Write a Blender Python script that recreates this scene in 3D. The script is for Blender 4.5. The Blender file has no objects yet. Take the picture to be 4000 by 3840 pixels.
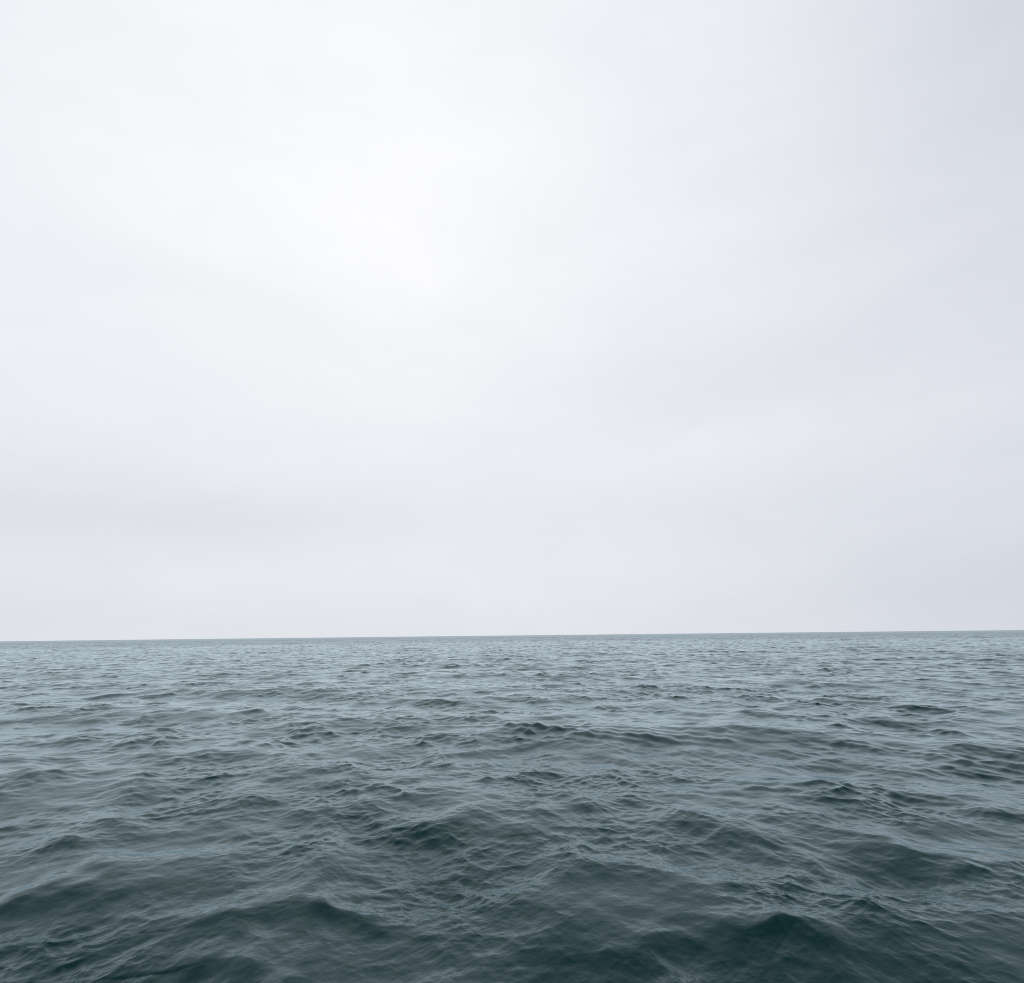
import bpy, math
import numpy as np
from mathutils import Matrix, Vector

# ------------------------------------------------------------------ camera
scene = bpy.context.scene
R = math.radians
CAM_H = 7.8
W_PX, H_PX = 4000.0, 3840.0
F_PX = 2500.0                                   # focal length in photo pixels
PITCH = math.atan((2478.0 - 1920.0) / F_PX)     # horizon sits below the centre
ROLL = math.atan(44.0 / 4000.0)                 # horizon climbs to the right

cd = bpy.data.cameras.new('camera')
cam = bpy.data.objects.new('camera', cd)
scene.collection.objects.link(cam)
cd.sensor_fit = 'HORIZONTAL'
cd.sensor_width = 36.0
cd.lens = 36.0 * F_PX / W_PX
cd.clip_start = 0.1
cd.clip_end = 30000.0
cam.matrix_world = (Matrix.Translation((0, 0, CAM_H))
                    @ Matrix.Rotation(R(90) + PITCH, 4, 'X')
                    @ Matrix.Rotation(-ROLL, 4, 'Z'))
scene.camera = cam

# ------------------------------------------------------------------ view
scene.view_settings.view_transform = 'Standard'
scene.view_settings.look = 'None'
scene.view_settings.exposure = 0.0
scene.view_settings.gamma = 1.0

scene.cycles.use_denoising = False
scene.cycles.filter_width = 1.0

# ------------------------------------------------------------------ sky
SUN_AZ = R(-11.5)      # left of the view axis (+Y)
SUN_EL = R(36.0)
world = bpy.data.worlds.new('World')
scene.world = world
world.use_nodes = True
nt = world.node_tree
nt.nodes.clear()
N, LK = nt.nodes.new, nt.links.new


def math_node(tree, op, a, b=None, c=None, clamp=False):
    n = tree.nodes.new('ShaderNodeMath')
    n.operation = op
    n.use_clamp = clamp
    for i, v in enumerate((a, b, c)):
        if v is None:
            continue
        if isinstance(v, (int, float)):
            n.inputs[i].default_value = v
        else:
            tree.links.new(v, n.inputs[i])
    return n.outputs[0]


def M(op, a, b=None, c=None, clamp=False):
    return math_node(nt, op, a, b, c, clamp)


out = N('ShaderNodeOutputWorld')
bg = N('ShaderNodeBackground')
LK(bg.outputs[0], out.inputs[0])
BG = 0.1
bg.inputs[1].default_value = BG
sky = N('ShaderNodeTexSky')
sky.sky_type = 'NISHITA'
sky.sun_disc = False
sky.sun_elevation = SUN_EL
sky.sun_rotation = SUN_AZ
sky.air_density = 1.0
sky.dust_density = 3.0

tc = N('ShaderNodeTexCoord')
sep = N('ShaderNodeSeparateXYZ')
LK(tc.outputs['Generated'], sep.inputs[0])
X, Y, Z = sep.outputs
el = M('ARCSINE', M('MINIMUM', M('MAXIMUM', Z, -1.0), 1.0))   # radians
az = M('ARCTAN2', X, Y)


def gauss(a0, e0, sa, se):
    """soft blob in the cloud deck round the sky direction (azimuth a0, elevation e0)"""
    da = M('DIVIDE', M('SUBTRACT', az, R(a0)), R(sa))
    de = M('DIVIDE', M('SUBTRACT', el, R(e0)), R(se))
    q = M('ADD', M('MULTIPLY', da, da), M('MULTIPLY', de, de))
    return M('EXPONENT', M('MULTIPLY', q, -0.5))


def cloud_noise(sx, sy, seed, detail=3.0, rough=0.5, dist=0.0):
    cmb = N('ShaderNodeCombineXYZ')
    LK(M('MULTIPLY', az, sx), cmb.inputs[0])
    LK(M('MULTIPLY', el, sy), cmb.inputs[1])
    cmb.inputs[2].default_value = seed
    n = N('ShaderNodeTexNoise')
    n.inputs['Scale'].default_value = 1.0
    n.inputs['Detail'].default_value = detail
    n.inputs['Roughness'].default_value = rough
    n.inputs['Distortion'].default_value = dist
    LK(cmb.outputs[0], n.inputs['Vector'])
    return M('SUBTRACT', n.outputs['Fac'], 0.5)


# brightness of the cloud deck: thin where the sun stands, thicker away from it
lum = M('ADD', 0.70, 0.0)
def add(v, k):
    global lum
    lum = M('ADD', lum, M('MULTIPLY', v, k))
add(gauss(-12, 39, 14, 9), 0.012)
add(gauss(-9, 45, 40, 28), 0.22)
add(gauss(46, 43, 9, 12), -0.09)
add(gauss(-44, 30, 16, 22), 0.06)
add(gauss(0, 3, 26, 14), 0.045)
add(gauss(-34, 9.0, 14, 1.5), -0.045)
add(gauss(-20, 10.5, 18, 2.4), -0.03)
add(gauss(13, 20.5, 10, 1.8), -0.02)
add(gauss(20, 16, 12, 2.2), 0.015)
add(gauss(40, 3, 12, 3), -0.04)
add(gauss(-21, 27, 4, 1.6), -0.02)
add(gauss(-5, 28, 4, 1.6), -0.02)
add(cloud_noise(2.6, 9.0, 3.1, 4.0, 0.5, 0.4), 0.07)
add(cloud_noise(6.0, 14.0, 7.7, 3.0, 0.55, 0.6), 0.045)
# the rest of the sky (behind, overhead) is a greyer deck
high = N('ShaderNodeMapRange'); high.interpolation_type = 'SMOOTHSTEP'
LK(el, high.inputs['Value'])
high.inputs['From Min'].default_value = R(52)
high.inputs['From Max'].default_value = R(76)
add(high.outputs[0], -0.38)
side = N('ShaderNodeMapRange'); side.interpolation_type = 'SMOOTHSTEP'
LK(M('ABSOLUTE', az), side.inputs['Value'])
side.inputs['From Min'].default_value = R(48)
side.inputs['From Max'].default_value = R(95)
add(side.outputs[0], -0.06)

tint = N('ShaderNodeMix'); tint.data_type = 'RGBA'
LK(M('MULTIPLY', M('SUBTRACT', lum, 0.62), 2.9, clamp=True), tint.inputs['Factor'])
tint.inputs['A'].default_value = (0.93, 0.981, 1.070, 1)     # grey-blue thick cloud
tint.inputs['B'].default_value = (0.985, 0.995, 1.02, 1)     # near-white thin cloud
vm = N('ShaderNodeVectorMath'); vm.operation = 'SCALE'
LK(tint.outputs['Result'], vm.inputs[0])
LK(M('DIVIDE', lum, BG), vm.inputs['Scale'])
mix = N('ShaderNodeMix'); mix.data_type = 'RGBA'
mix.inputs['Factor'].default_value = 0.985
LK(sky.outputs[0], mix.inputs['A'])
# the deck is a touch greener on the left and bluer on the right
lr = N('ShaderNodeMapRange'); lr.interpolation_type = 'SMOOTHSTEP'
LK(az, lr.inputs['Value'])
lr.inputs['From Min'].default_value = R(-35)
lr.inputs['From Max'].default_value = R(48)
hue = N('ShaderNodeMix'); hue.data_type = 'RGBA'
LK(lr.outputs[0], hue.inputs['Factor'])
hue.inputs['A'].default_value = (0.992, 0.998, 1.0, 1)
hue.inputs['B'].default_value = (0.992, 0.993, 1.008, 1)
vh = N('ShaderNodeVectorMath'); vh.operation = 'MULTIPLY'
LK(vm.outputs[0], vh.inputs[0])
LK(hue.outputs['Result'], vh.inputs[1])
LK(vh.outputs[0], mix.inputs['B'])
LK(mix.outputs['Result'], bg.inputs[0])

# sun behind the cloud deck: very wide, weak
sd = bpy.data.lights.new('sun', 'SUN')
sd.energy = 0.5
sd.angle = R(165)
sd.color = (1.0, 0.985, 0.96)
sun = bpy.data.objects.new('sun', sd)
sd_dir = Vector((math.sin(SUN_AZ) * math.cos(SUN_EL), math.cos(SUN_AZ) * math.cos(SUN_EL), math.sin(SUN_EL)))
sun.rotation_euler = sd_dir.to_track_quat('Z', 'Y').to_euler()
scene.collection.objects.link(sun)

# ------------------------------------------------------------------ waves
rng = np.random.default_rng(17)


def band(L, n, lmin, lmax, slope, systems, seed):
    """One octave of the wave spectrum on an L x L metre periodic tile.
    systems: (direction of travel in degrees, spreading power, weight)."""
    g = np.random.default_rng(seed)
    k1 = np.fft.fftfreq(n, d=L / n) * 2 * np.pi
    kx, ky = np.meshgrid(k1, k1, indexing='ij')
    k = np.hypot(kx, ky)
    k[0, 0] = 1e-6
    th = np.arctan2(ky, kx)
    lam = 2 * np.pi / k
    w = np.zeros_like(k)
    sel = (lam >= lmin) & (lam < lmax)
    for d, p, wt in systems:
        c = np.cos((th - math.radians(d)) / 2) ** 2
        w += wt * c ** p
    A = np.sqrt(w) * k ** -2.0 * sel
    Hh = A * (g.standard_normal(k.shape) + 1j * g.standard_normal(k.shape))
    h = np.fft.ifft2(Hh).real
    sx = np.fft.ifft2(1j * kx * Hh).real
    sy = np.fft.ifft2(1j * ky * Hh).real
    rms = math.sqrt(float((sx ** 2 + sy ** 2).mean()))
    s = slope / rms
    dx = np.fft.ifft2(-1j * kx / k * Hh).real
    dy = np.fft.ifft2(-1j * ky / k * Hh).real
    return np.stack([h, dx, dy], -1).astype(np.float32) * s


def sample(tile, L, rot, x, y):
    """bilinear lookup; the tile is laid rotated by rot, displacements turned back"""
    n = tile.shape[0]
    c, s = math.cos(rot), math.sin(rot)
    u = (c * x + s * y) * (n / L)
    v = (-s * x + c * y) * (n / L)
    fu, fv = np.floor(u), np.floor(v)
    a = (u - fu).astype(np.float32)[..., None]
    b = (v - fv).astype(np.float32)[..., None]
    i0 = fu.astype(np.int64) % n
    j0 = fv.astype(np.int64) % n
    i1 = (i0 + 1) % n
    j1 = (j0 + 1) % n
    r = (tile[i0, j0] * (1 - a) * (1 - b) + tile[i1, j0] * a * (1 - b)
         + tile[i0, j1] * (1 - a) * b + tile[i1, j1] * a * b)
    h = r[..., 0]
    dx = c * r[..., 1] - s * r[..., 2]
    dy = s * r[..., 1] + c * r[..., 2]
    return h, dx, dy


# two crossing wind seas and a low swell that rolls in towards the boat
SEA = [(206, 9, 1.0), (318, 9, 0.6), (262, 5, 0.35)]
SEA2 = [(208, 22, 1.0), (314, 18, 0.55), (262, 14, 0.4)]
SWELL = [(262, 26, 1.0)]
#        L      n    lmin  lmax  slope  systems            chop rot  grouped
BANDS = [
    (611., 512, 17.0, 42.0, 0.034, SWELL, 0.8, 0.0, 0.0),
    (307., 1024, 9.0, 17.0, 0.038, [(250, 14, 1.0), (300, 8, .4)], 0.9, 0.06, 0.0),
    (263., 1024, 4.8, 9.0, 0.060, SEA, 1.5, -0.05, 0.3),
    (139., 1024, 2.4, 4.8, 0.070, SEA, 1.55, 0.09, 0.5),
    (97., 1024, 1.2, 2.4, 0.056, SEA2, 1.25, -0.12, 1.0),
    (47., 1024, 0.6, 1.2, 0.064, SEA2, 1.3, 0.15, 1.0),
    (23., 1024, 0.3, 0.6, 0.058, SEA2, 1.0, -0.2, 1.0),
    (11.3, 1024, 0.15, 0.3, 0.046, SEA2, 0.9, 0.27, 1.0),
    (7.1, 1024, 0.075, 0.15, 0.036, SEA2, 0.8, -0.31, 1.0),
]

# rings round the boat: spacing follows the smallest wave worth resolving there
rs = [0.4]
while rs[-1] < 9000.0:
    r = rs[-1]
    if r < 8:
        d = 0.05
    elif r < 150:
        d = min(max(0.024, r * r / (CAM_H * 640.0) * 0.34), 0.08 + r * 0.0018)
    elif r < 1500:
        d = 0.35 + (r - 150) * 0.0015
    else:
        d = 2.4 + (r - 1500) * 0.012
    rs.append(r + d)
rs = np.array(rs)
dr = np.gradient(rs)
fine = np.arange(-44.0, 44.0, 0.05)
coarse = np.arange(44.0, 316.0, 0.75)
azs = np.radians(np.concatenate([fine, coarse]))
daz = np.concatenate([np.full(len(fine), R(0.05)), np.full(len(coarse), R(0.75))])
nr, na = len(rs), len(azs)
print('grid', nr, na, nr * na)
RR, AA = np.meshgrid(rs, azs, indexing='ij')
PX = (RR * np.sin(AA)).astype(np.float64)
PY = (RR * np.cos(AA)).astype(np.float64)
step = np.maximum(dr[:, None], (rs[:, None] * daz[None, :])).astype(np.float32)

# gust patches: where the breeze touches down the short ripples stand higher
gust_t = band(173., 512, 5.0, 60.0, 1.0, [(0, 0, 1.0)], 901)[..., :1]
gust_t = gust_t / gust_t.std()
gust_t = np.concatenate([gust_t, gust_t * 0, gust_t * 0], -1)
gust = sample(gust_t, 173., 0.4, PX, PY)[0]
group_t = band(83., 512, 2.8, 14.0, 1.0, [(0, 0, 1.0)], 902)[..., :1]
group_t = group_t / group_t.std()
group_t = np.concatenate([group_t, group_t * 0, group_t * 0], -1)
group = sample(group_t, 83., -0.7, PX, PY)[0]
# wave groups: most of the surface is gentle, a few steep crests stand together
env = np.clip(np.exp(0.20 * gust + 0.36 * group - 0.07), 0.4, 1.9).astype(np.float32)

DX = np.zeros_like(PX, dtype=np.float32)
DY = np.zeros_like(DX)
DZ = np.zeros_like(DX)
lost = np.full_like(DX, 0.03 ** 2)             # capillary ripples below the mesh
far = np.zeros_like(DX)
for i, (L, n, l0, l1, sl, sysn, chop, rot, grp) in enumerate(BANDS):
    t = band(L, n, l0, l1, sl, [(d - math.degrees(rot), p, w) for d, p, w in sysn], 50 + i)
    q = (math.sqrt(l0 * l1) / step)
    wgt = np.clip((q - 1.7) / 1.6, 0, 1).astype(np.float32)
    wgt = wgt * wgt * (3 - 2 * wgt)
    gw = env ** grp
    h, dx, dy = sample(t, L, rot, PX, PY)
    DZ += h * wgt * gw
    DX -= dx * wgt * gw * chop
    DY -= dy * wgt * gw * chop
    if l0 > 2:
        far += (sl * sl) * (1 - wgt ** 2)
    lost += (sl * sl) * (1 - wgt ** 2) * (gw ** 2)
    del t, h, dx, dy

# the larger crests that stand out of the chop: (height, half width, crest line x, y in metres)
CRESTS = [
    (0.2, 0.8, [(-10.4, 10.6), (-9.13, 12.59), (-8.74, 13.78), (-8.24, 15.21)]),
    (0.12, 0.5, [(-5.62, 11.7), (-4.97, 12.18), (-4.49, 13.04)]),
    (0.27, 0.7, [(-5.03, 10.56), (-4.16, 10.76), (-3.07, 9.94)]),
    (0.22, 0.7, [(-4.69, 12.81), (-3.43, 12.38), (-2.57, 12.18), (-1.63, 11.26)]),
    (0.28, 0.75, [(0.92, 10.51), (2.54, 11.23), (3.54, 11.06), (4.28, 11.09), (4.52, 10.43), (4.84, 9.54)]),
    (0.22, 0.9, [(13.31, 23.14), (15.93, 24.12), (16.15, 22.46)]),
    (0.40, 1.5, [(-3.31, 37.14), (0.39, 33.11), (4.54, 30.26), (10.3, 28.8)]),
    (0.27, 1.1, [(4.15, 20.72), (6.47, 20.61), (9.01, 20.69), (9.17, 18.61)]),
    (0.18, 0.9, [(7.67, 15.53), (8.5, 14.13), (9.18, 12.98)]),
    (0.2, 1.0, [(-17.88, 22.87), (-16.45, 23.29), (-15.46, 23.67)]),
    (0.14, 0.8, [(-2.49, 16.86), (-1.59, 16.74), (-0.69, 16.13)]),
]


def smooth_line(p, n=220):
    """Catmull-Rom through the given points"""
    p = np.array(p, float)
    q = np.concatenate([[2 * p[0] - p[1]], p, [2 * p[-1] - p[-2]]])
    u = np.linspace(0, len(p) - 1 - 1e-6, n)
    i = u.astype(int)
    f = (u - i)[:, None]
    a, b_, c_, d_ = q[i], q[i + 1], q[i + 2], q[i + 3]
    return 0.5 * (2 * b_ + (c_ - a) * f + (2 * a - 5 * b_ + 4 * c_ - d_) * f ** 2
                  + (3 * b_ - a - 3 * c_ + d_) * f ** 3)


CREST_SCALE = CAM_H / 4.6
i_lo, i_hi = np.searchsorted(rs, 6.0), np.searchsorted(rs, 60.0)
j_hi = len(fine)
bx, by = PX[i_lo:i_hi, :j_hi], PY[i_lo:i_hi, :j_hi]
for A, w, line in CRESTS:
    ln = smooth_line(np.array(line) * CREST_SCALE)
    A, w = A * 1.15, w * 1.05
    lo, hi = ln.min(0) - 6 * w, ln.max(0) + 6 * w
    m = (bx > lo[0]) & (bx < hi[0]) & (by > lo[1]) & (by < hi[1])
    px_, py_ = bx[m], by[m]
    # smooth swept bump: mean of blobs along the line, tapered at both ends
    acc = np.zeros(len(px_))
    nrm = 0.0
    for k, (qx, qy) in enumerate(ln):
        tp = math.sin(math.pi * (k + 0.8) / (len(ln) + 0.6)) ** 0.7
        d = np.hypot(px_ - qx, py_ - qy)
        back = (py_ - qy) > 0
        ww = np.where(back, w * 1.7, w)
        acc = np.maximum(acc, tp * np.exp(-(d / ww) ** 1.4))
    # small-scale unevenness so that no crest is a clean roll
    acc *= 1 + 0.25 * np.sin(px_ * 3.1 + py_ * 1.3 + A * 40) * np.sin(px_ * 1.1 - py_ * 2.3)
    z = DZ[i_lo:i_hi, :j_hi]
    z[m] += (1.0 * A * acc).astype(np.float32)
    y_ = DY[i_lo:i_hi, :j_hi]
    y_[m] -= (0.25 * A * acc).astype(np.float32)      # crest leans towards where it travels

co = np.empty((nr, na, 3), np.float32)
co[..., 0] = PX + DX
co[..., 1] = PY + DY
co[..., 2] = DZ - (RR ** 2) / (2 * 6371000.0)
# microfacet roughness that stands for the ripples finer than the mesh
rough = np.sqrt(np.sqrt(lost) * 0.36).astype(np.float32)

# share of the sky a patch of unresolved waves still mirrors at grazing angles
mirror = 1.0 - 0.50 * np.clip(far / far.max(), 0, 1) ** 0.7

me = bpy.data.meshes.new('water')
centre = np.array([[0, 0, float(co[0, :, 2].mean())]], np.float32)
verts = np.concatenate([co.reshape(-1, 3), centre])
idx = np.arange(nr * na, dtype=np.int32).reshape(nr, na)
nxt = np.roll(idx, -1, axis=1)
quads = np.stack([idx[:-1], nxt[:-1], nxt[1:], idx[1:]], -1).reshape(-1, 4)
tris = np.stack([nxt[0], idx[0], np.full(na, nr * na, np.int32)], -1)
loops = np.concatenate([quads.ravel(), tris.ravel()]).astype(np.int32)
nq, ntz = len(quads), len(tris)
starts = np.concatenate([np.arange(nq) * 4, nq * 4 + np.arange(ntz) * 3]).astype(np.int32)
me.vertices.add(len(verts))
me.vertices.foreach_set('co', verts.ravel())
me.loops.add(len(loops))
me.loops.foreach_set('vertex_index', loops)
me.polygons.add(nq + ntz)
me.polygons.foreach_set('loop_start', starts)
me.update(calc_edges=True)
me.polygons.foreach_set('use_smooth', np.ones(nq + ntz, bool))
at = me.attributes.new('ripple', 'FLOAT', 'POINT')
at.data.foreach_set('value', np.concatenate([rough.ravel(), rough[0, :1]]))


at2 = me.attributes.new('mirror', 'FLOAT', 'POINT')
at2.data.foreach_set('value', np.concatenate([mirror.ravel(), mirror[0, :1]]).astype(np.float32))
water = bpy.data.objects.new('water', me)
scene.collection.objects.link(water)
water['kind'] = 'structure'
water['label'] = 'open grey-green sea ruffled by small choppy waves up to the horizon'

mat = bpy.data.materials.new('sea_water')
mat.use_nodes = True
t = mat.node_tree
t.nodes.remove(t.nodes['Principled BSDF'])
body = t.nodes.new('ShaderNodeBsdfDiffuse')          # light scattered back out of the water
body.inputs['Color'].default_value = (0.0030, 0.030, 0.031, 1)
gl = t.nodes.new('ShaderNodeBsdfGlossy')
gl.distribution = 'GGX'
gl.inputs['Color'].default_value = (0.81, 0.93, 1.0, 1)
fr = t.nodes.new('ShaderNodeFresnel')
fr.inputs['IOR'].default_value = 1.215
mx = t.nodes.new('ShaderNodeMixShader')
REFL = fr.outputs[0]
t.links.new(body.outputs[0], mx.inputs[1])
t.links.new(gl.outputs[0], mx.inputs[2])
t.links.new(mx.outputs[0], t.nodes['Material Output'].inputs['Surface'])
a = t.nodes.new('ShaderNodeAttribute')
a.attribute_name = 'ripple'
t.links.new(a.outputs['Fac'], gl.inputs['Roughness'])
# a rougher patch of sea never turns into a full mirror at grazing angles
am = t.nodes.new('ShaderNodeAttribute')
am.attribute_name = 'mirror'
keep = am.outputs['Fac']
t.links.new(math_node(t, 'MULTIPLY', REFL, keep), mx.inputs[0])
# capillary ripples: two crossing stretched noises bend the normal
geo = t.nodes.new('ShaderNodeNewGeometry')


def ripple(angle, sx, sy, seed):
    mp = t.nodes.new('ShaderNodeMapping')
    mp.inputs['Rotation'].default_value = (0, 0, R(angle))
    mp.inputs['Scale'].default_value = (sx, sy, 1.0)
    mp.inputs['Location'].default_value = (seed, seed * 2, 0)
    t.links.new(geo.outputs['Position'], mp.inputs['Vector'])
    nz = t.nodes.new('ShaderNodeTexNoise')
    nz.inputs['Scale'].default_value = 1.0
    nz.inputs['Detail'].default_value = 1.0
    nz.inputs['Roughness'].default_value = 0.6
    t.links.new(mp.outputs[0], nz.inputs['Vector'])
    return nz.outputs['Fac']


s = math_node(t, 'ADD', ripple(26, 4.0, 12.0, 3.0), ripple(-38, 4.5, 13.0, 11.0))
bp = t.nodes.new('ShaderNodeBump')
bp.inputs['Strength'].default_value = 1.0
bp.inputs['Distance'].default_value = 0.002
t.links.new(s, bp.inputs['Height'])
for nd in (body, gl, fr):
    t.links.new(bp.outputs[0], nd.inputs['Normal'])
me.materials.append(mat)

# ------------------------------------------------------------------ whitecap
near = (co[..., 0] + 196.0) ** 2 + (co[..., 1] - 384.0) ** 2 < 8.0 ** 2
ci = int(np.argmax(np.where(near, DZ, -9)))       # the highest crest thereabouts breaks
wx, wy, wz = [float(v) for v in co.reshape(-1, 3)[ci]]
g = np.random.default_rng(5)
nu, nv = 28, 9
vs, fs = [], []
for i in range(nu):
    u = i / (nu - 1) * 2 - 1
    half = 0.75 * (1 - abs(u) ** 2.2) + 0.03 + 0.05 * g.random()
    top = 0.6 * (1 - (u - 0.35) ** 2 * 0.55) * (0.7 + 0.5 * g.random())
    for j in range(nv):
        v = j / (nv - 1) * 2 - 1
        vs.append((u * 1.2 + 0.05 * g.random(), v * half + 0.22 * u * u,
                   top * (min((1 + v) / 1.6, (1 - v) / 0.4) if v < 1 else 0) * (0.85 + 0.3 * g.random()) + 0.02))
for i in range(nu - 1):
    for j in range(nv - 1):
        q = i * nv + j
        fs.append((q, q + nv, q + nv + 1, q + 1))
wm = bpy.data.meshes.new('whitecap')
wm.from_pydata(vs, [], fs)
wm.polygons.foreach_set('use_smooth', [True] * len(fs))
wc = bpy.data.objects.new('whitecap', wm)
wc.location = (wx, wy, wz)
scene.collection.objects.link(wc)
wc['label'] = 'tiny white foam crest breaking far out on the left, just below the horizon'
wc['category'] = 'whitecap'
fm = bpy.data.materials.new('foam')
fm.use_nodes = True
pb = fm.node_tree.nodes['Principled BSDF']
fn = fm.node_tree.nodes.new('ShaderNodeTexNoise')
fn.inputs['Scale'].default_value = 14.0
fn.inputs['Detail'].default_value = 5.0
fc = fm.node_tree.nodes.new('ShaderNodeValToRGB')
fc.color_ramp.elements[0].color = (0.80, 0.83, 0.84, 1)
fc.color_ramp.elements[1].color = (0.95, 0.96, 0.96, 1)
fm.node_tree.links.new(fn.outputs['Fac'], fc.inputs[0])
fm.node_tree.links.new(fc.outputs[0], pb.inputs['Base Color'])
pb.inputs['Roughness'].default_value = 0.8
tl = fm.node_tree.nodes.new('ShaderNodeBsdfTranslucent')      # bubbles let the bright sky behind through
fm.node_tree.links.new(fc.outputs[0], tl.inputs['Color'])
fmx = fm.node_tree.nodes.new('ShaderNodeMixShader')
fmx.inputs[0].default_value = 0.1
fm.node_tree.links.new(pb.outputs[0], fmx.inputs[1])
fm.node_tree.links.new(tl.outputs[0], fmx.inputs[2])
fm.node_tree.links.new(fmx.outputs[0], fm.node_tree.nodes['Material Output'].inputs['Surface'])
wm.materials.append(fm)
